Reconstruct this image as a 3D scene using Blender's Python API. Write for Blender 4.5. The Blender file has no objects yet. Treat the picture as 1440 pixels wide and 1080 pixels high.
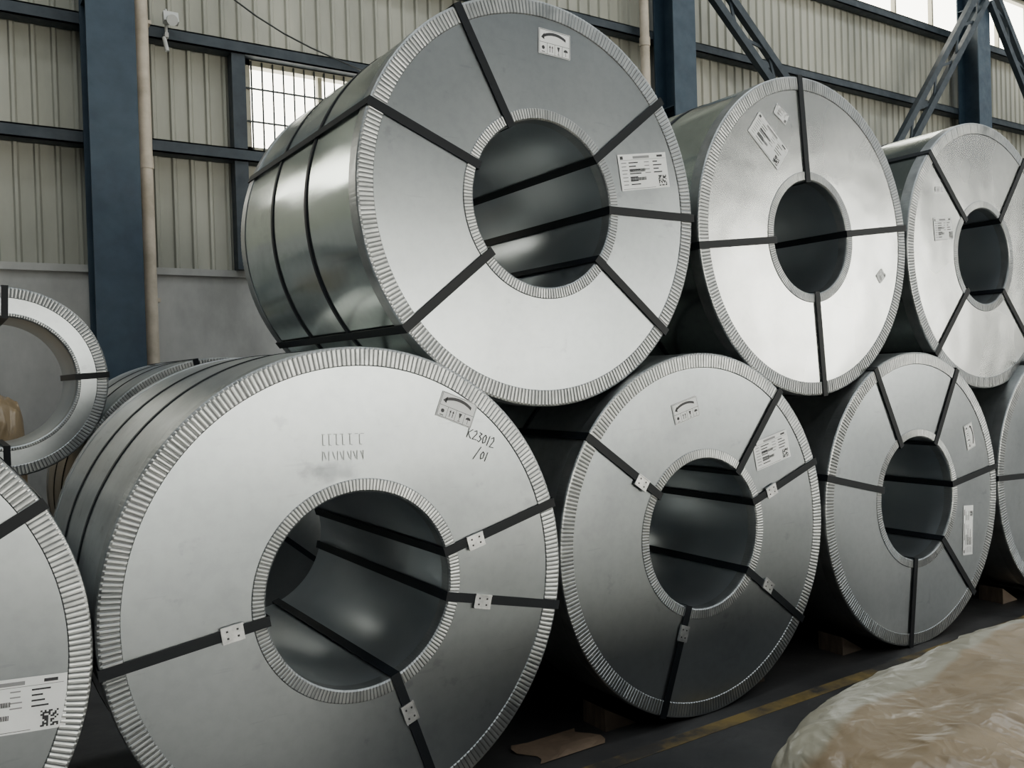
import bpy, math, random
from mathutils import Matrix, Vector, noise
random.seed(7)
G = 1.4224            # camera height above the floor (m)
D2R = math.pi/180
scene = bpy.context.scene
coll = scene.collection
try:
    scene.view_settings.view_transform='AgX'; scene.view_settings.look='None'
except Exception: pass

# ------------------------------------------------------------------ materials
def new_mat(name):
    m = bpy.data.materials.new(name); m.use_nodes = True
    nt = m.node_tree; b = nt.nodes['Principled BSDF']
    return m, nt, b
def N(nt, t, **kw):
    n = nt.nodes.new(t)
    for k, v in kw.items():
        if k in n.inputs.keys(): n.inputs[k].default_value = v
        else: setattr(n, k, v)
    return n
def simple(name, col, rough=.5, metal=0., spec=.5):
    m, nt, b = new_mat(name)
    b.inputs['Base Color'].default_value = (*col, 1); b.inputs['Roughness'].default_value = rough
    b.inputs['Metallic'].default_value = metal; b.inputs['Specular IOR Level'].default_value = spec
    return m
def noisy(name, c1, c2, scale=3., rough=(.4,.6), metal=0., bump=.0, bscale=8., detail=5., stretch=(1,1,1), bdist=.01, ramp=(.35,.65), rsmooth=False):
    m, nt, b = new_mat(name); L = nt.links
    tc = N(nt,'ShaderNodeTexCoord'); mp = N(nt,'ShaderNodeMapping'); mp.inputs['Scale'].default_value = stretch
    L.new(tc.outputs['Object'], mp.inputs['Vector'])
    n1 = N(nt,'ShaderNodeTexNoise', Scale=scale, Detail=detail, Roughness=.6 if not rsmooth else .4)
    L.new(mp.outputs['Vector'], n1.inputs['Vector'])
    cr = N(nt,'ShaderNodeValToRGB'); cr.color_ramp.elements[0].position=ramp[0]; cr.color_ramp.elements[1].position=ramp[1]
    cr.color_ramp.elements[0].color=(*c1,1); cr.color_ramp.elements[1].color=(*c2,1)
    if rsmooth: cr.color_ramp.interpolation='EASE'
    L.new(n1.outputs['Fac'], cr.inputs['Fac']); L.new(cr.outputs['Color'], b.inputs['Base Color'])
    n2 = N(nt,'ShaderNodeTexNoise', Scale=scale*(2.3 if not rsmooth else 1.3), Detail=4. if not rsmooth else 1., Roughness=.55 if not rsmooth else .3)
    L.new(mp.outputs['Vector'], n2.inputs['Vector'])
    mr = N(nt,'ShaderNodeMapRange'); mr.inputs['From Min'].default_value=.3 if not rsmooth else 0.1; mr.inputs['From Max'].default_value=.7 if not rsmooth else .9
    mr.inputs['To Min'].default_value=rough[0]; mr.inputs['To Max'].default_value=rough[1]
    L.new(n2.outputs['Fac'], mr.inputs['Value']); L.new(mr.outputs['Result'], b.inputs['Roughness'])
    b.inputs['Metallic'].default_value = metal
    if bump:
        n3 = N(nt,'ShaderNodeTexNoise', Scale=bscale, Detail=2., Roughness=.4)
        L.new(mp.outputs['Vector'], n3.inputs['Vector'])
        bp = N(nt,'ShaderNodeBump', Strength=bump, Distance=bdist); L.new(n3.outputs['Fac'], bp.inputs['Height'])
        L.new(bp.outputs['Normal'], b.inputs['Normal'])
    return m
def weather(m, seed=0., smudge=None, amt=.5):
    """adds zinc mottle, faint dirt blooms, a few fine scratches and an optional grease scuff to a sheet-metal material"""
    nt=m.node_tree; L=nt.links; b=nt.nodes['Principled BSDF']
    src=b.inputs['Base Color'].links[0].from_socket
    tc=N(nt,'ShaderNodeTexCoord'); mp=N(nt,'ShaderNodeMapping'); mp.inputs['Location'].default_value=(seed,seed*.7,seed*1.3); L.new(tc.outputs['Object'],mp.inputs['Vector'])
    def mul(src,fac_socket,dark):
        mx=N(nt,'ShaderNodeMixRGB',blend_type='MULTIPLY'); mx.inputs[2].default_value=(dark,dark,dark*1.02,1)
        L.new(fac_socket,mx.inputs[0]); L.new(src,mx.inputs[1]); return mx.outputs[0]
    def mask(sc,det,lo,hi,top,stretch=None,rot=0.):
        n=N(nt,'ShaderNodeTexNoise',Scale=sc,Detail=det,Roughness=.6)
        if stretch:
            m2=N(nt,'ShaderNodeMapping'); m2.inputs['Scale'].default_value=stretch; m2.inputs['Rotation'].default_value=(0,rot,0)
            L.new(mp.outputs['Vector'],m2.inputs['Vector']); L.new(m2.outputs['Vector'],n.inputs['Vector'])
        else: L.new(mp.outputs['Vector'],n.inputs['Vector'])
        r=N(nt,'ShaderNodeMapRange',interpolation_type='SMOOTHSTEP'); r.inputs['From Min'].default_value=lo; r.inputs['From Max'].default_value=hi; r.inputs['To Max'].default_value=top
        L.new(n.outputs['Fac'],r.inputs['Value']); return r.outputs['Result']
    s=mul(src,mask(28.,3.,.35,.7,.45*amt),.72)
    s=mul(s,mask(3.2,5.,.5,.72,.7*amt),.70)
    s=mul(s,mask(5.,2.,.66,.72,.6*amt,(1.,1.,9.),.5),.75)
    s=mul(s,mask(9.,6.,.62,.72,.8*amt),.6)
    if smudge:
        m3=N(nt,'ShaderNodeMapping'); cx,cz,sx_,sz_=smudge
        m3.inputs['Location'].default_value=(-cx/sx_,0,-cz/sz_); m3.inputs['Scale'].default_value=(1/sx_,0,1/sz_); L.new(tc.outputs['Object'],m3.inputs['Vector'])
        ln=N(nt,'ShaderNodeVectorMath',operation='LENGTH'); L.new(m3.outputs['Vector'],ln.inputs[0])
        n=N(nt,'ShaderNodeTexNoise',Scale=22.,Detail=6.); L.new(mp.outputs['Vector'],n.inputs['Vector'])
        ad=N(nt,'ShaderNodeMath',operation='MULTIPLY_ADD'); L.new(n.outputs['Fac'],ad.inputs[0]); ad.inputs[1].default_value=1.6; L.new(ln.outputs['Value'],ad.inputs[2])
        r=N(nt,'ShaderNodeMapRange',interpolation_type='SMOOTHSTEP'); r.inputs['From Min'].default_value=1.7; r.inputs['From Max'].default_value=.9; r.inputs['To Max'].default_value=.8
        L.new(ad.outputs[0],r.inputs['Value']); s=mul(s,r.outputs['Result'],.55)
    L.new(s,b.inputs['Base Color']); return m

def face_mat(n): return noisy(n,(.35,.38,.40),(.405,.43,.445),1.6,(.27,.33),.96,.24,1.7,bdist=.02,detail=1.,rsmooth=True,ramp=(.2,.8))
def faceb_mat(n): return noisy(n,(.58,.60,.60),(.70,.715,.71),1.4,(.23,.31),.96,.5,2.3,bdist=.022,detail=1.,rsmooth=True,ramp=(.2,.8))
M_FACE  = weather(face_mat('steel_face_matte'),0.)
M_FACEA = weather(face_mat('steel_face_scuffed'),3.1,(-.085,.375,.13,.05))
M_FACEC = weather(face_mat('steel_face_dull'),7.7)
M_FACEB = weather(faceb_mat('steel_face_bright'),1.7,None,.4)
M_SIDE  = weather(noisy('steel_side_wrap',(.60,.68,.66),(.76,.82,.80),2.0,(.14,.24),.97,.9,2.1,bdist=.06,stretch=(1,.35,1),rsmooth=True),2.,None,.6)
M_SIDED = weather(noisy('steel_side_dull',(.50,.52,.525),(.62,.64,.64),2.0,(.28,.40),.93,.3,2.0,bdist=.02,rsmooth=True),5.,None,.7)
M_BORE  = noisy('steel_bore',(.46,.50,.53),(.56,.59,.61),2.5,(.27,.38),.95,.12,3.0,bdist=.01,rsmooth=True)
M_RING  = noisy('galvanised_edge_ring',(.33,.345,.35),(.46,.47,.47),9.,(.30,.46),.95,.2,20.,bdist=.003)
M_GROOVE_SHADE= simple('edge_ring_groove_shade',(.15,.155,.16),.5,.9)  # darker copy of the ring metal, paints the shade between pleats
M_STRAP = simple('black_steel_strap',(.008,.010,.013),.45,.0,.2)
M_CLIP  = noisy('clip_zinc',(.45,.46,.47),(.7,.7,.7),30.,(.3,.5),.9)
M_PAPERW= noisy('label_paper',(.84,.85,.85),(.90,.91,.91),8.,(.5,.6))
M_INK   = simple('label_ink',(.02,.02,.025),.5)
M_INKG  = simple('label_ink_grey',(.25,.25,.26),.5)
M_STAMP = simple('faded_stamp',(.20,.21,.215),.4,.8)
M_RED   = simple('label_red',(.5,.05,.02),.5)
M_BLUE  = noisy('column_paint_blue',(.016,.034,.056),(.030,.056,.082),4.,(.45,.65),0.,.1,10.)
M_GIRT  = noisy('girt_paint_dark',(.015,.024,.033),(.032,.043,.054),5.,(.5,.7))
M_PVC   = noisy('pvc_pipe',(.40,.34,.26),(.58,.50,.40),5.,(.4,.6),0.,.2,12.)
M_SIDING= noisy('siding_paint',(.245,.245,.205),(.44,.43,.36),.8,(.4,.6),.0,.1,4.,stretch=(1,1,.3),detail=8.)
M_CONC  = noisy('concrete_dado',(.27,.265,.25),(.46,.45,.425),1.6,(.75,.9),0.,.3,12.,detail=9.,stretch=(1,1,.6))
M_FLOOR = noisy('floor_concrete',(.022,.022,.023),(.062,.058,.056),1.1,(.36,.65),0.,.15,18.,detail=10.)
M_YEL   = noisy('floor_line_yellow',(.04,.035,.03),(.22,.15,.045),3.5,(.5,.8),0.,ramp=(.42,.58),detail=9.)
M_WALL  = noisy('wall_sheet',(.12,.13,.13),(.17,.18,.18),.6,(.6,.8))
M_ROOF  = noisy('roof_sheet',(.08,.09,.10),(.12,.13,.14),.6,(.6,.8))
M_BAR   = simple('window_bar',(.03,.035,.035),.5,.3)
M_FRAME = simple('window_frame',(.35,.33,.25),.5)
M_WOOD  = noisy('timber',(.07,.05,.035),(.14,.10,.07),6.,(.7,.85),0.,.3,20.,stretch=(1,6,1))
M_CARD  = noisy('cardboard',(.16,.11,.075),(.26,.18,.12),6.,(.6,.8),0.,.3,15.)
M_LAMP  = simple('lamp_housing',(.5,.5,.48),.4)

# ------------------------------------------------------------------ mesh helpers
class MB:
    def __init__(s): s.v=[]; s.f=[]; s.m=[]; s.s=[]
    def add(s, vs, fs, mi=0, sm=False):
        o=len(s.v); s.v+= [tuple(v) for v in vs]
        for f in fs: s.f.append([i+o for i in f]); s.m.append(mi); s.s.append(sm)
    def box(s, x0,x1,y0,y1,z0,z1, mi=0):
        vs=[(x,y,z) for x in (x0,x1) for y in (y0,y1) for z in (z0,z1)]
        s.add(vs,[(0,1,3,2),(4,6,7,5),(0,4,5,1),(2,3,7,6),(0,2,6,4),(1,5,7,3)],mi)
    def obox(s, c, ax, ay, az, hx, hy, hz, mi=0):
        c=Vector(c); ax=Vector(ax).normalized(); ay=Vector(ay).normalized(); az=Vector(az).normalized()
        vs=[c+ax*(a*hx)+ay*(b*hy)+az*(d*hz) for a in (-1,1) for b in (-1,1) for d in (-1,1)]
        s.add(vs,[(0,1,3,2),(4,6,7,5),(0,4,5,1),(2,3,7,6),(0,2,6,4),(1,5,7,3)],mi)
    def cyl(s, p0, p1, r, n=20, mi=0, r1=None):
        p0=Vector(p0);p1=Vector(p1);d=(p1-p0).normalized(); a=d.orthogonal().normalized(); b=d.cross(a)
        r1=r if r1 is None else r1
        vs=[];fs=[]
        for k in range(n):
            t=2*math.pi*k/n; vs.append(p0+(a*math.cos(t)+b*math.sin(t))*r)
        for k in range(n):
            t=2*math.pi*k/n; vs.append(p1+(a*math.cos(t)+b*math.sin(t))*r1)
        s.add(vs,[(k,(k+1)%n,n+(k+1)%n,n+k) for k in range(n)],mi,True)
        s.add(vs[:n],[tuple(range(n))][::-1],mi); s.add(vs[n:],[tuple(range(n))],mi)
    def obj(s, name, mats, parent=None, loc=(0,0,0)):
        me=bpy.data.meshes.new(name); me.from_pydata(s.v,[],s.f)
        for m in mats: me.materials.append(m)
        me.polygons.foreach_set('material_index',s.m); me.polygons.foreach_set('use_smooth',s.s)
        me.update()
        import bmesh
        bm=bmesh.new(); bm.from_mesh(me); bmesh.ops.recalc_face_normals(bm,faces=bm.faces); bm.to_mesh(me); bm.free()
        o=bpy.data.objects.new(name,me); coll.objects.link(o); o.location=loc
        if parent: o.parent=parent
        return o
def revolve(mb, prof, n, mi, smooth=True, flip=False):
    """revolve an open (r,y) profile about the local Y axis"""
    vs=[];fs=[];m=len(prof)
    for k in range(n):
        t=2*math.pi*k/n;c,s_=math.cos(t),math.sin(t)
        for r,y in prof: vs.append((r*c,y,r*s_))
    for k in range(n):
        k2=(k+1)%n
        for j in range(m-1): fs.append((k*m+j,k*m+j+1,k2*m+j+1,k2*m+j))
    mb.add(vs,fs,mi,smooth)
def empty(name, loc):
    e=bpy.data.objects.new(name,None); e.location=loc; e.empty_display_size=.2; coll.objects.link(e); return e

# ------------------------------------------------------------------ pleated edge protector
def pleated(mb, teeth, prof, h, npl, jitter=.0):
    """prof: list of (r,y,nr,ny,amp); each tooth = raised pleat with groove; first npl strips get painted groove shade"""
    frac=[0.,.20,.32,.62,.90]; hh=[0,0,1,1.0,.6]
    vs=[]
    m=len(prof); cols=teeth*len(frac)
    for k in range(teeth):
        j=1+(random.random()-.5)*.5
        for a,q in zip(frac,hh):
            t=2*math.pi*(k+a)/teeth; c,s_=math.cos(t),math.sin(t)
            for r,y,nr,ny,amp in prof:
                d=h*q*amp*j
                rr=r+nr*d; yy=y+ny*d
                vs.append((rr*c,yy,rr*s_))
    light=[];dark=[]
    for k in range(cols):
        k2=(k+1)%cols
        for q in range(m-1):
            tgt = dark if (k%len(frac)==0 and q<npl) else light
            tgt.append((k*m+q,k*m+q+1,k2*m+q+1,k2*m+q))
    o=len(mb.v); mb.v+=vs
    for f in light: mb.f.append([i+o for i in f]); mb.m.append(0); mb.s.append(False)
    for f in dark: mb.f.append([i+o for i in f]); mb.m.append(1); mb.s.append(False)

# ------------------------------------------------------------------ labels on coil faces
def rot2(p, c, a): 
    ca,sa=math.cos(a*D2R),math.sin(a*D2R); return (c[0]+p[0]*ca-p[1]*sa, c[1]+p[0]*sa+p[1]*ca)
class Label:
    def __init__(s,c,rot,base): s.mb=MB(); s.c=c; s.r=rot; s.y=base
    def poly(s, pts, mi, lvl):
        vs=[]
        for p in pts:
            q=rot2(p,s.c,s.r); vs.append((q[0],s.y-lvl*.0006,q[1]))
        s.mb.add(vs,[tuple(range(len(vs)))],mi)
    def rect(s,x0,y0,x1,y1,mi,lvl=1): s.poly([(x0,y0),(x1,y0),(x1,y1),(x0,y1)],mi,lvl)
LM=[M_PAPERW,M_INK,M_INKG,M_RED]
def product_label(parent,c,rot,w,h,base=-.003,red=False):
    L=Label(c,rot,base); L.rect(-w/2,-h/2,w/2,h/2,0,0)
    rnd=random.Random(int((c[0]+5)*1000))
    L.rect(-w*.46,h*.36,-w*.40,h*.45,3 if red else 1); L.rect(-w*.2,h*.37,w*.14,h*.44,2)
    L.rect(w*.3,h*.38,w*.42,h*.44,1)
    L.rect(-w*.47,h*.335,w*.47,h*.342,1); 
    for i in range(7):
        y=h*(.26-.1*i)
        L.rect(-w*.45,y-h*.012,-w*(.36-.03*rnd.random()),y+h*.012,2)
        L.rect(-w*.30,y-h*.016,-w*(.16-.1*rnd.random()),y+h*.016,1)
        if i<4: 
            L.rect(w*.02,y-h*.012,w*(.1+.04*rnd.random()),y+h*.012,2)
            L.rect(w*.2,y-h*.016,w*(.28+.12*rnd.random()),y+h*.016,1)
    for yy in (-.02,-.26):
        x=-w*.30
        while x<w*.02:
            bw=w*(.004+.008*rnd.random()); L.rect(x,h*(yy+.02),x+bw,h*(yy+.11),1,2); x+=bw+w*.006
    n=9;q=h*.30/n
    for i in range(n):
        for j in range(n):
            if rnd.random()<.55 or (i in(0,n-1) and j in (0,n-1)): L.rect(w*.28+i*q,-h*.44+j*q,w*.28+(i+1)*q,-h*.44+(j+1)*q,1,2)
    L.rect(-w*.47,-h*.465,w*.2,-h*.455,1)
    return L.mb.obj('product_label',LM,parent)
def handling_sticker(parent,c,rot,w,h,base=-.003):
    L=Label(c,rot,base); L.rect(-w/2,-h/2,w/2,h/2,0,0); t=h*.016
    a,b=w*.48,h*.475
    for q in ((-a,-b,a,-b+t),(-a,b-t,a,b),(-a,-b,-a+t,b),(a-t,-b,a,b),(-a,-h*.04,a,-h*.04+t),(-w*.24,-b,-w*.24+t,-h*.04),(0,-b,t,-h*.04),(w*.24,-b,w*.24+t,-h*.04)): L.rect(*q,1,1)
    P=[];n=14
    for k in range(n+1):
        th=math.radians(125-70*k/n); P.append((w*.62*math.cos(th),h*(-.42)+h*.78*math.sin(th)))
    for k in range(n): 
        (x0,y0),(x1,y1)=P[k],P[k+1]; d=h*.06
        L.poly([(x0,y0-d),(x1,y1-d),(x1,y1+d),(x0,y0+d)],1,1)
    x0,y0=P[0]; L.poly([(x0-w*.075,y0-h*.06),(x0+w*.03,y0-h*.14),(x0+w*.03,y0+h*.13)],1,1)
    L.poly([(-w*.36+w*.05*math.cos(k*.785),-h*.24+h*.08*math.sin(k*.785)) for k in range(8)],1,1)
    L.rect(-w*.41,-h*.42,-w*.31,-h*.39,1)
    for xx in (-w*.15,-w*.07):
        L.rect(xx-w*.010,-h*.38,xx+w*.010,-h*.18,1); L.poly([(xx-w*.028,-h*.2),(xx+w*.028,-h*.2),(xx,-h*.1)],1,1)
    L.poly([(w*.08,-h*.1),(w*.17,-h*.1),(w*.14,-h*.27),(w*.11,-h*.27)],1,1); L.rect(w*.118,-h*.4,w*.132,-h*.26,1); L.rect(w*.09,-h*.42,w*.16,-h*.40,1)
    L.poly([(w*.36+w*.07*math.cos(math.radians(a)),-h*.24+h*.11*math.sin(math.radians(a))) for a in range(0,181,20)],1,1)
    L.rect(w*.354,-h*.41,w*.366,-h*.22,1)
    return L.mb.obj('handling_sticker',LM,parent)

# ------------------------------------------------------------------ steel coil
def coil(name,x,y,z,Ro,Rh,W,straps,clips=(),face=M_FACE,side=M_SIDE,bands=(.36,.66),spin=0.,teeth=300,iteeth=180,rw=.062,iw=.042):
    e=empty(name,(x,y,z))
    b=MB()
    revolve(b,[(Rh+.003,0),(Rh+iw,0),((Rh+Ro)/2,0),(Ro-rw,0),(Ro-.012,0)],192,0,False)
    revolve(b,[(Ro-.012,0),(Ro-.006,.003),(Ro-.004,.010)],192,1,True)
    revolve(b,[(Ro-.004,.010),(Ro-.004,W*.36),(Ro-.004,W*.66),(Ro-.004,W-.008)],192,1,True)
    revolve(b,[(Ro-.004,W-.008),(Ro-.012,W)],192,1,False)
    revolve(b,[(Ro-.012,W),(Rh+.003,W)],192,0,False)
    revolve(b,[(Rh+.003,W),(Rh+.001,W-.01),(Rh+.001,W*.5),(Rh+.001,.01),(Rh+.003,0)],192,2,True)
    b.obj('coil_body',[face,side,M_BORE],e)
    p=MB()
    # outer edge protector: flat flange on the face + turned flange on the OD
    a=Ro-rw
    pleated(p,teeth,[(a,-.0005,0,-1,.2),(a+.003,-.0022,0,-1,1),(Ro-.010,-.0022,0,-1,1),(Ro-.004,-.0012,.5,-.8,.4),(Ro-.001,.004,1,0,.1),(Ro-.001,.058,1,0,.06),(Ro-.003,.060,1,0,.0)],.0021,2,.35)
    p.obj('outer_edge_protector',[M_RING,M_GROOVE_SHADE],e)
    p=MB()
    bq=Rh+iw
    pleated(p,iteeth,[(bq,-.0005,0,-1,.2),(bq-.003,-.0022,0,-1,1),(Rh+.006,-.0022,0,-1,1),(Rh+.001,.001,-.7,-.7,.3),(Rh-.001,.008,-1,0,.1),(Rh-.001,.045,-1,0,.1)],.0017,2,.35)
    p.obj('inner_edge_protector',[M_RING,M_GROOVE_SHADE],e)
    p=MB()   # rear rings
    pleated(p,teeth,[(a,W+.0005,0,1,.2),(a+.004,W+.0025,0,1,1),(Ro-.010,W+.0025,0,1,1),(Ro-.003,W,.7,.7,.6),(Ro-.001,W-.006,1,0,.1),(Ro-.001,W-.060,1,0,.1),(Ro-.003,W-.062,1,0,.1)],.0022,2,.35)
    p.obj('rear_edge_protector',[M_RING,M_GROOVE_SHADE],e)
    s=MB()
    for f in bands:
        revolve(s,[(Ro-.003,W*f-.016),(Ro-.001,W*f-.016),(Ro-.001,W*f+.016),(Ro-.003,W*f+.016)],192,0,True)
    hw=.0155; th=.0015
    for ang in straps:
        A=ang*D2R; ra=Vector((math.cos(A),0,math.sin(A))); ta=Vector((-math.sin(A),0,math.cos(A))); ya=Vector((0,1,0))
        yf=-.0075; yb=W+.0075; ri=Rh-.006; ro=Ro+.0035
        s.obox(ra*((ri+ro)/2)+ya*yf,ra,ta,ya,(ro-ri)/2+th,hw,th)
        s.obox(ra*((ri+ro)/2)+ya*yb,ra,ta,ya,(ro-ri)/2+th,hw,th)
        s.obox(ra*ro+ya*(W/2),ra,ta,ya,th,hw,W/2+.0085)
        s.obox(ra*ri+ya*(W/2),ra,ta,ya,th,hw,W/2+.0085)
    s.obj('steel_straps',[M_STRAP],e)
    if clips:
        c=MB()
        for ang,r in clips:
            A=ang*D2R; ra=Vector((math.cos(A),0,math.sin(A))); ta=Vector((-math.sin(A),0,math.cos(A))); ya=Vector((0,1,0))
            P=ra*r+ya*(-.011)
            c.obox(P,ra,ta,ya,.032,.022,.002,0)
            c.obox(P+ta*.022,ra,ta,ya,.032,.002,.004,0); c.obox(P-ta*.022,ra,ta,ya,.032,.002,.004,0)
            for i in (-1,1):
                for j in (-1,1):
                    c.obox(P+ra*(i*.015)+ta*(j*.010)+ya*(-.0025),ra,ta,ya,.003,.0028,.0006,1)
        c.obj('strap_seals',[M_CLIP,M_INK],e)
    return e

z0=G
cA=coil('steel_coil',1.0865,2.5368,z0-.6617,.7598,.3058,1.164,[15,-13,-172,-71],[(14,.42),(-14,.44),(-172,.41),(-71,.44)],face=M_FACEA,side=M_SIDED)
cB=coil('steel_coil.001',1.8779,2.6057,z0+.6130,.7421,.3047,1.269,[118,158,-142,-39,0,38])
cC=coil('steel_coil.002',2.6093,2.5667,z0-.6811,.7408,.3051,1.2,[144,50,19,-38,-111],[(145,.42),(19,.42),(-37,.45),(-111,.41)],face=M_FACEC,side=M_SIDED)
cD=coil('steel_coil.003',3.3653,2.5924,z0+.5779,.7259,.2567,1.2,[95,186,7,-85],face=M_FACEB)
cE=coil('steel_coil.004',4.0930,2.5549,z0-.6896,.7335,.3060,1.2,[117,60,167,8,-49,-98],side=M_SIDED)
cF=coil('steel_coil.005',4.8603,2.6087,z0+.5647,.7305,.2624,1.2,[135,-133,52,-46],face=M_FACEB)
cG=coil('steel_coil.006',5.568,2.5500,z0-.6850,.7370,.3050,1.2,[178,118,60,0,-60,-120],face=M_FACEC,side=M_SIDED)
cG2=coil('steel_coil.007',6.33,2.6,z0+.565,.728,.3050,1.2,[150,30,-90],face=M_FACEB)
cH=coil('steel_coil.008',-.4140,2.5585,z0-.6824,.7400,.3050,1.15,[31,-30,-120,150],face=M_FACEC,side=M_SIDED)
# second row and the narrow coil resting on it
cJ=coil('steel_coil.009',1.33,5.0,z0-.642,.780,.305,1.2,[100,200,-40],side=M_SIDED)
cK=coil('steel_coil.010',-.78,5.0,z0-.642,.780,.305,1.2,[70,160,-40],side=M_SIDED)
cI=coil('narrow_steel_coil',.275,4.95,z0+.030,.470,.320,.62,[88,3,-90,180],bands=(),rw=.056,iw=.02,teeth=170)
for k,xx in enumerate((2.95,4.5,6.05)):  # hidden coils extending the second row, added to darken the gaps in front
    coil('steel_coil.%03d'%(11+k),xx,5.0,z0-.6624,.76,.305,1.2,[90,210,-30],side=M_SIDED)

# labels
handling_sticker(cB,(.063,.593),-2,.142,.092); product_label(cB,(.486,.168),9,.255,.14)
handling_sticker(cC,(-.092,.509),14,.142,.082); product_label(cC,(.415,.312),12,.225,.125)
handling_sticker(cA,(.355,.545),-22,.142,.085)
product_label(cD,(-.279,.406),-39,.24,.12); product_label(cD,(-.19,.535),-30,.09,.05); product_label(cD,(.516,-.158),40,.06,.05)
product_label(cF,(-.40,.125),6,.17,.12); product_label(cF,(-.43,.33),4,.07,.03)
product_label(cE,(.44,-.215),86,.26,.09); handling_sticker(cE,(.477,.28),-75,.135,.08)
product_label(cH,(.535,-.125),-4,.27,.14)
# hand-written marker strokes on the front coil (thin ribbons)
def marker(parent,strokes,c,rot,size,mat,w=.0013):
    m=MB()
    for st in strokes:
        for (x0,y0),(x1,y1) in zip(st[:-1],st[1:]):
            a=Vector((*rot2((x0*size,y0*size),c,rot),)); b_=Vector((*rot2((x1*size,y1*size),c,rot),))
            d=(b_-a); 
            if d.length<1e-6: continue
            d.normalize(); n=Vector((-d.y,d.x))*w; a=a-d*w*.5; b_=b_+d*w*.5
            m.add([(a.x+n.x,-.002,a.y+n.y),(b_.x+n.x,-.002,b_.y+n.y),(b_.x-n.x,-.002,b_.y-n.y),(a.x-n.x,-.002,a.y-n.y)],[(0,1,2,3)])
    return m.obj('marker_writing',[mat],parent)
S=[[(0,.9),(.05,0)],[(.4,.8),(.05,.4),(.45,0)],[(.6,.7),(.8,.85),(.9,.6),(.6,.05),(1.0,.1)],[(1.15,.8),(1.4,.75),(1.2,.5),(1.45,.35),(1.3,.02),(1.1,.1)],
   [(1.75,.8),(1.6,.5),(1.7,.05),(1.9,.2),(1.9,.65),(1.75,.8)],[(2.2,.85),(2.15,0)],[(2.4,.7),(2.6,.9),(2.7,.6),(2.45,.0),(2.85,.05)],
   [(1.7,-.3),(1.3,-1.5)],[(2.05,-.6),(1.9,-.9),(2.,-1.25),(2.2,-1.1),(2.2,-.7),(2.05,-.6)],[(2.5,-.5),(2.45,-1.3)]]
marker(cA,S,(.388,.452),-24,.040,M_INK)
T=[[(x,1.0),(x+.25,1.0)] for x in (0,.5,1.0,1.5,2.2,2.7,3.2)]+[[(x,.95),(x+.02,.2),(x+.2,.15)] for x in (.1,.6,1.2,1.7,2.3,3.1)]+[[(x,-.3),(x,-1.)] for x in (.1,.6,1.3,1.8,2.4,2.9,3.4)]+[[(x,-.35),(x+.2,-.9)] for x in (.2,.9,1.5,2.1,2.6,3.2)]
marker(cA,T,(-.12,.452),-2,.040,M_STAMP,.0011)

# ------------------------------------------------------------------ room shell
XL,XR,YF,YB,ZC=-9.,42.,-10.,8.,9.5
def plane_box(name,x0,x1,y0,y1,za,zb,mat):
    m=MB(); m.box(x0,x1,y0,y1,za,zb); return m.obj(name,[mat])
plane_box('floor',XL-.3,XR+.3,YF-.3,YB+.3,-.2,0,M_FLOOR)
plane_box('ceiling',XL-.3,XR+.3,YF-.3,YB+.3,ZC,ZC+.15,M_ROOF)
plane_box('wall_left',XL-.3,XL,YF-.3,YB+.3,0,ZC,M_WALL)
plane_box('wall_right',XR,XR+.3,YF-.3,YB+.3,0,ZC,M_WALL)
# back wall: concrete dado + corrugated siding with window openings
m=MB(); m.box(XL,XR,YB-.02,YB+.22,0,2.40); m.box(XL,XR,YB-.05,YB-.02,2.36,2.42); m.obj('wall_back_dado',[M_CONC])
WZ0,WZ1=z0+2.08,z0+2.92
WINS=[(2.42,4.6),(-2.2,-.2),(-5.,-2.8),(-8.4,-6.0)]
CL=(10.5,41.5,z0+5.3,z0+6.3)          # clerestory strip
def siding(mb,x0,x1,za,zb):
    per=.152; x=math.floor(x0/per)*per; pts=[]
    while x<x1+per:
        for dx,dy in ((0,0),(.100,0),(.112,-.026),(.134,-.026)):
            xx=x+dx
            if x0<=xx<=x1: pts.append((xx,YB+.03+dy))
        x+=per
    pts=[(x0,YB+.03)]+pts+[(x1,YB+.03)]
    vs=[];fs=[]
    for px,py in pts: vs+=[(px,py,za),(px,py,zb)]
    for k in range(len(pts)-1): fs.append((2*k,2*k+2,2*k+3,2*k+1))
    mb.add(vs,fs,0)
m=MB()
siding(m,XL,XR,2.40,WZ0)
xs=XL
for a,b in sorted(WINS): siding(m,xs,a,WZ0,WZ1); xs=b
siding(m,xs,XR,WZ0,WZ1)
siding(m,XL,XR,WZ1,CL[2]); siding(m,XL,CL[0],CL[2],CL[3]); siding(m,CL[1],XR,CL[2],CL[3]); siding(m,XL,XR,CL[3],ZC)
m.obj('wall_back',[M_SIDING])
for n,(WX0,WX1) in enumerate(WINS):
    e=empty('window_%d'%(n+1),((WX0+WX1)/2,YB,WZ0))
    m=MB(); X0,X1=-(WX1-WX0)/2,(WX1-WX0)/2; H=WZ1-WZ0
    m.box(X0,X0+.05,-.04,.06,0,H,0); m.box(X1-.05,X1,-.04,.06,0,H,0); m.box(X0,X1,-.04,.06,0,.05,0); m.box(X0,X1,-.04,.06,H-.05,H,0)
    for xx in (-.36,.36): m.box(xx-.02,xx+.02,-.01,.05,0,H,0)
    m.obj('window_frame',[M_FRAME],e)
    m=MB(); x=X0+.06
    while x<X1-.03: m.cyl((x,-.05,.01),(x,-.05,H-.01),.0085,8); x+=.10
    for zz in (.28,.58): m.box(X0+.01,X1-.01,-.056,-.046,zz-.008,zz+.008)
    m.obj('security_bars',[M_BAR],e)
e=empty('window_5',(CL[0],YB,CL[2])); m=MB(); L_=CL[1]-CL[0]; H=CL[3]-CL[2]
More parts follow.
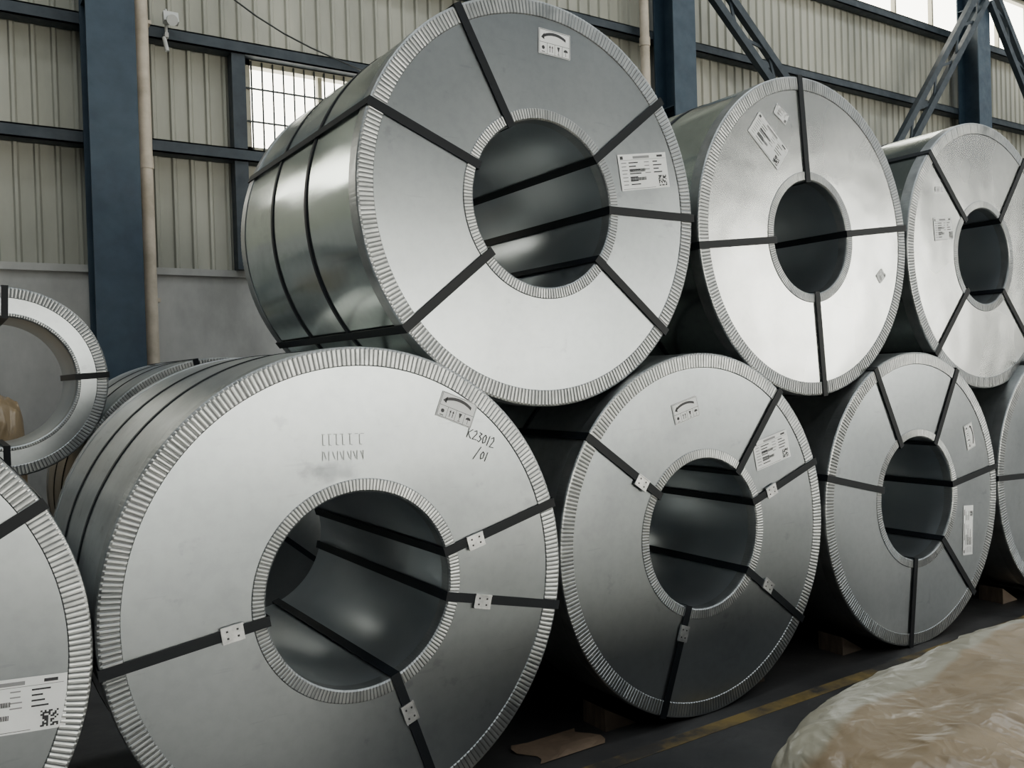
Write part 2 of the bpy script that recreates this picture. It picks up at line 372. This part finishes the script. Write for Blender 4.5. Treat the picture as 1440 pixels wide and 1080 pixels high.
m.box(0,L_,-.03,.05,-.02,.05); m.box(0,L_,-.03,.05,H-.05,H+.02); x=0
while x<=L_: m.box(x-.02,x+.02,-.02,.05,0,H); x+=1.0
m.obj('window_frame',[M_FRAME],e)
# girts
for k,zz in enumerate((2.02,2.98,4.0,5.2,6.4)):
    m=MB()
    zc=z0+zz
    m.box(XL,XR,YB-.16,YB-.01,zc-.055,zc-.043); m.box(XL,XR,YB-.16,YB-.145,zc-.055,zc+.055); m.box(XL,XR,YB-.16,YB-.01,zc+.043,zc+.055)
    m.obj('wall_girt' if k==0 else 'wall_girt.%03d'%k,[M_GIRT])
m=MB(); m.box(2.28,2.40,YB-.14,YB-.01,2.42,z0+2.96); m.obj('window_post',[M_GIRT])
# columns
def column(name,x,w=.36,d=.34):
    m=MB(); y1=YB-.17; y0=y1-d
    m.box(x-w/2,x+w/2,y0,y0+.018,0,ZC); m.box(x-w/2,x+w/2,y1-.018,y1,0,ZC); m.box(x-.008,x+.008,y0+.018,y1-.018,0,ZC)
    m.box(x-w/2-.06,x+w/2+.06,y0-.05,y1+.03,0,.03)
    for zz in (1.5,4.5,7.0): 
        m.box(x-w/2+.01,x+w/2-.01,y0+.018,y1-.018,zz,zz+.012)
    return m.obj(name,[M_BLUE])
cols=[-5.3,1.235,7.50,14.1,20.6,27.1,33.6]
for k,xx in enumerate(cols): column('steel_column' if k==0 else 'steel_column.%03d'%k,xx)
def downpipe(name,x):
    m=MB(); y=YB-.30
    m.cyl((x,y,0.0),(x,y,ZC),.055,20)
    for zz in (1.0,3.2,5.2,7.2): m.cyl((x,y,zz),(x,y,zz+.10),.063,20)
    for zz in (2.1,4.4,6.6): m.box(x-.075,x+.075,y-.02,YB-.165,zz,zz+.03)
    return m.obj(name,[M_PVC])
downpipe('drain_pipe',1.50); downpipe('drain_pipe.001',7.06)
# bracing
def brace(name,a,b,y=YB-.56):
    m=MB(); a=Vector((a[0],y,a[1]+z0)); b=Vector((b[0],y,b[1]+z0)); d=(b-a); L=d.length; d.normalize(); n=Vector((-d.z,0,d.x)); yy=Vector((0,1,0))
    for s_ in (-1,1): m.obox((a+b)/2+n*(.12*s_),d,n,yy,L/2,.05,.04)
    k=int(L/.45)
    for i in range(k):
        p=a+d*(L*(i+.1)/k)+n*(.11*(1 if i%2 else -1)); q=a+d*(L*(i+.9)/k)+n*(.11*(-1 if i%2 else 1))
        dd=(q-p); l=dd.length; dd.normalize(); m.obox((p+q)/2,dd,yy.cross(dd),yy,l/2,.02,.01)
    return m.obj(name,[M_GIRT])
brace('cross_brace',(7.75,4.75),(10.9,2.1)); brace('cross_brace.001',(14.0,5.75),(10.9,2.1))
brace('cross_brace.002',(14.3,5.75),(17.3,2.1)); brace('cross_brace.003',(20.4,5.75),(17.3,2.1))
# wall lamp with bracket
e=empty('wall_flood_lamp',(1.72,YB-.2,z0+2.95)); m=MB()
m.box(-.015,.015,-.02,.04,-.02,.02); m.cyl((0,0,0),(0,0,.22),.012,10); m.obox((.02,-.08,.12),(1,0,0),(0,1,-.3),(0,.3,1),.06,.03,.045); m.cyl((.02,-.1,.10),(.02,-.15,.08),.04,16,0,.045)
m.cyl((-.02,0,-.02),(.0,-.02,-.14),.018,10)
m.obj('lamp_body',[M_LAMP],e)
# loose cable on the wall
m=MB(); P=[Vector((1.75+i*.25,YB-.19,z0+3.75-.30*i*.25*1.6-.12*math.sin(i*.5))) for i in range(9)]
for a,b in zip(P[:-1],P[1:]): m.cyl(a,b,.008,8)
m.obj('wall_cable',[M_BAR])

# front wall (behind the camera): solid with two large glazed/open bays
def wall_with_openings(name,ops):
    m=MB(); xs=sorted(set([XL,XR]+[o[0] for o in ops]+[o[1] for o in ops]))
    for a,b in zip(xs[:-1],xs[1:]):
        op=[o for o in ops if o[0]<=a and o[1]>=b]
        if op: 
            o=op[0]
            if o[2]>0: m.box(a,b,YF-.2,YF,0,o[2])
            m.box(a,b,YF-.2,YF,o[3],ZC)
        else: m.box(a,b,YF-.2,YF,0,ZC)
    m.obj(name,[M_WALL])
OPS=[(-1.,13.,0.6,3.2),(16.5,23.,1.0,5.2)]
wall_with_openings('wall_front',OPS)
def area(name,loc,rot,sx,sy,L,col):
    d=bpy.data.lights.new(name,'AREA'); d.shape='RECTANGLE'; d.size=sx; d.size_y=sy; d.energy=L*math.pi*sx*sy; d.color=col
    o=bpy.data.objects.new(name,d); o.location=loc; o.rotation_euler=rot; coll.objects.link(o); return o
area('daylight_window_bay_a',(6,YF-.05,1.9),(math.pi/2,0,0),14,2.6,.76,(.99,.99,.98))
area('daylight_window_bay_b',(19.75,YF-.05,3.1),(math.pi/2,0,0),6.5,4.2,3.5,(1,.985,.95))
for k,(yy,L) in enumerate(((4.35,5.6),(.8,3.8),(-4.5,6.2))):
    area('roof_skylight_%d'%k,(15,yy,ZC-.03),(0,0,0),46,1.2,L,(.91,.98,1.))

# ------------------------------------------------------------------ floor things
m=MB(); m.box(-6,40,2.42,2.49,.0005,.0015); m.obj('floor_line',[M_YEL])
def wedge(name,x,y,s):
    m=MB(); w=.07;l=.16*s;h=.09
    vs=[(0,-w,0),(l,-w,0),(0,-w,h),(0,w,0),(l,w,0),(0,w,h)]
    m.add(vs,[(0,1,2),(3,5,4),(0,3,4,1),(0,2,5,3),(1,4,5,2)]); m.obj(name,[M_WOOD],loc=(x,y,0))
k=0
for cx in (1.0865,2.6093,4.093,5.568):
    wedge('wood_chock' if k==0 else 'wood_chock.%03d'%k,cx+.46,2.75,-1); k+=1
    wedge('wood_chock.%03d'%k,cx-.46,2.75,1); k+=1
m=MB(); vs=[];fs=[]
for i in range(9):
    for j in range(7):
        xx=i/8*.30; yy=j/6*.18; vs.append((xx+.03*math.sin(j),yy,.003+.02*max(0,noise.noise(Vector((xx*9,yy*9,2.))))))
for i in range(8):
    for j in range(6): fs.append((i*7+j,(i+1)*7+j,(i+1)*7+j+1,i*7+j+1))
m.add(vs,fs); m.obj('cardboard_scrap',[M_CARD],loc=(1.78,2.60,.001))

# ------------------------------------------------------------------ paper wrapped bundle
mP,nt,b=new_mat('kraft_paper_wrap'); Lk=nt.links
tc=N(nt,'ShaderNodeTexCoord'); n1=N(nt,'ShaderNodeTexNoise',Scale=1.6,Detail=3.); Lk.new(tc.outputs['Object'],n1.inputs['Vector'])
sx=N(nt,'ShaderNodeSeparateXYZ'); Lk.new(tc.outputs['Object'],sx.inputs['Vector'])
ad=N(nt,'ShaderNodeMath',operation='MULTIPLY_ADD'); Lk.new(n1.outputs['Fac'],ad.inputs[0]); ad.inputs[1].default_value=.5; Lk.new(sx.outputs['Y'],ad.inputs[2])
cr=N(nt,'ShaderNodeValToRGB'); cr.color_ramp.elements[0].position=.60; cr.color_ramp.elements[1].position=.63
cr.color_ramp.elements[0].color=(.27,.19,.102,1); cr.color_ramp.elements[1].color=(.33,.30,.22,1)
Lk.new(ad.outputs[0],cr.inputs['Fac'])
n2=N(nt,'ShaderNodeTexNoise',Scale=7.,Detail=6.); Lk.new(tc.outputs['Object'],n2.inputs['Vector'])
mx=N(nt,'ShaderNodeMixRGB',blend_type='MULTIPLY'); mx.inputs[0].default_value=.5
cr2=N(nt,'ShaderNodeValToRGB'); cr2.color_ramp.elements[0].color=(.6,.58,.55,1); cr2.color_ramp.elements[0].position=.3; cr2.color_ramp.elements[1].position=.6
Lk.new(n2.outputs['Fac'],cr2.inputs['Fac']); Lk.new(cr.outputs['Color'],mx.inputs[1]); Lk.new(cr2.outputs['Color'],mx.inputs[2]); Lk.new(mx.outputs[0],b.inputs['Base Color'])
b.inputs['Roughness'].default_value=.45; b.inputs['Specular IOR Level'].default_value=.5
b.inputs['Coat Weight'].default_value=.5; b.inputs['Coat Roughness'].default_value=.2
vo=N(nt,'ShaderNodeTexVoronoi',feature='F1',Scale=38.); n3=N(nt,'ShaderNodeTexNoise',Scale=6.,Detail=3.)
Lk.new(tc.outputs['Object'],n3.inputs['Vector']); mxv=N(nt,'ShaderNodeMixRGB'); mxv.inputs[0].default_value=.25
Lk.new(tc.outputs['Object'],mxv.inputs[1]); Lk.new(n3.outputs['Color'],mxv.inputs[2]); Lk.new(mxv.outputs[0],vo.inputs['Vector'])
bp=N(nt,'ShaderNodeBump',Strength=.2,Distance=.006); Lk.new(vo.outputs['Distance'],bp.inputs['Height']); Lk.new(bp.outputs['Normal'],b.inputs['Normal']); Lk.new(bp.outputs['Normal'],b.inputs['Coat Normal'])
def nz(p): return abs(noise.noise(p))
def wrapped(name,cx,cy,hx,R,h,mat,nx=120,na=80,seed=0.,lev=2,rj=.011):
    """bundle lying along X: superelliptic section, closed rounded ends; coarse crumpled cage, part-creased, subdivided"""
    rnd=random.Random(11)
    m=MB(); vs=[];fs=[]
    for i in range(nx+1):
        for j in range(na):
            ju=0 if i in (0,nx) else (rnd.random()-.5)*.8
            u=-1+2*(i+ju)/nx; uu=math.copysign(abs(u)**.8,u)
            k=max(0.,1-abs(uu)**5)**(1/3.2)
            t=2*math.pi*(j+(rnd.random()-.5)*.8)/na; c,s_=math.cos(t),math.sin(t); e_=.72
            yy=R*k*math.copysign(abs(c)**e_,c); zz=h/2+h/2*math.copysign(abs(s_)**e_,s_)*(.25+.75*k)
            xx=hx*uu
            p=Vector((xx*1.5,yy*2.,zz*2.+seed))
            mod=.35+1.1*max(0,min(1,.5+1.3*noise.noise(p*.9+Vector((7,7,7)))))
            d=.06*(.25-nz(p*1.2))+mod*(.06*(nz(p*2.4+Vector((3,3,3)))-.2)-.035*(nz(p*5.)-.2)+.018*(nz(p*9.5+Vector((2,2,2)))-.2)+rj*(rnd.random()-.5))
            nrm=Vector((.5*uu**5,c,s_)).normalized()
            vs.append((xx+nrm.x*d,yy+nrm.y*d,max(.004,zz+nrm.z*d)))
    for i in range(nx):
        for j in range(na):
            j2=(j+1)%na; q=(i*na+j,(i+1)*na+j,(i+1)*na+j2,i*na+j2)
            if rnd.random()<.5: fs+= [(q[0],q[1],q[2]),(q[0],q[2],q[3])]
            else: fs+= [(q[0],q[1],q[3]),(q[1],q[2],q[3])]
    m.add(vs,fs,0,True); m.add(vs[:na],[tuple(range(na))],0,True); m.add(vs[-na:],[tuple(range(na))],0,True)
    o=m.obj(name,[mat],loc=(cx,cy,0)); me=o.data
    at=me.attributes.new('crease_edge','FLOAT','EDGE')
    vals=[(.9 if rnd.random()<.4 else (.4 if rnd.random()<.4 else 0.)) for _ in me.edges]
    at.data.foreach_set('value',vals)
    sm=o.modifiers.new('subdivision','SUBSURF'); sm.levels=lev; sm.render_levels=lev; sm.use_creases=True
    return o
wrapped('paper_wrapped_coil',3.29,1.03,1.68,.65,.59,mP)
wrapped('paper_wrapped_bundle',.14,6.95,.36,.3,1.42,mP,30,26,3.,2)

# ------------------------------------------------------------------ world
w=bpy.data.worlds.new('World'); scene.world=w; w.use_nodes=True
bg=w.node_tree.nodes['Background']; bg.inputs['Color'].default_value=(1.,.97,.84,1); bg.inputs['Strength'].default_value=9.0

# ------------------------------------------------------------------ camera
F=1230.8;yaw=.9900;pit=-.01277;rol=-.03031
f=Vector((math.cos(yaw)*math.cos(pit),math.sin(yaw)*math.cos(pit),math.sin(pit)))
r0=Vector((math.sin(yaw),-math.cos(yaw),0.)); u0=r0.cross(f)
r=r0*math.cos(rol)+u0*math.sin(rol); u=-r0*math.sin(rol)+u0*math.cos(rol)
M=Matrix(((r.x,u.x,-f.x,0),(r.y,u.y,-f.y,0),(r.z,u.z,-f.z,G),(0,0,0,1)))
cd=bpy.data.cameras.new('camera'); cd.sensor_width=36; cd.lens=F/1440*36; cd.clip_end=200
co=bpy.data.objects.new('camera',cd); co.matrix_world=M; coll.objects.link(co); scene.camera=co
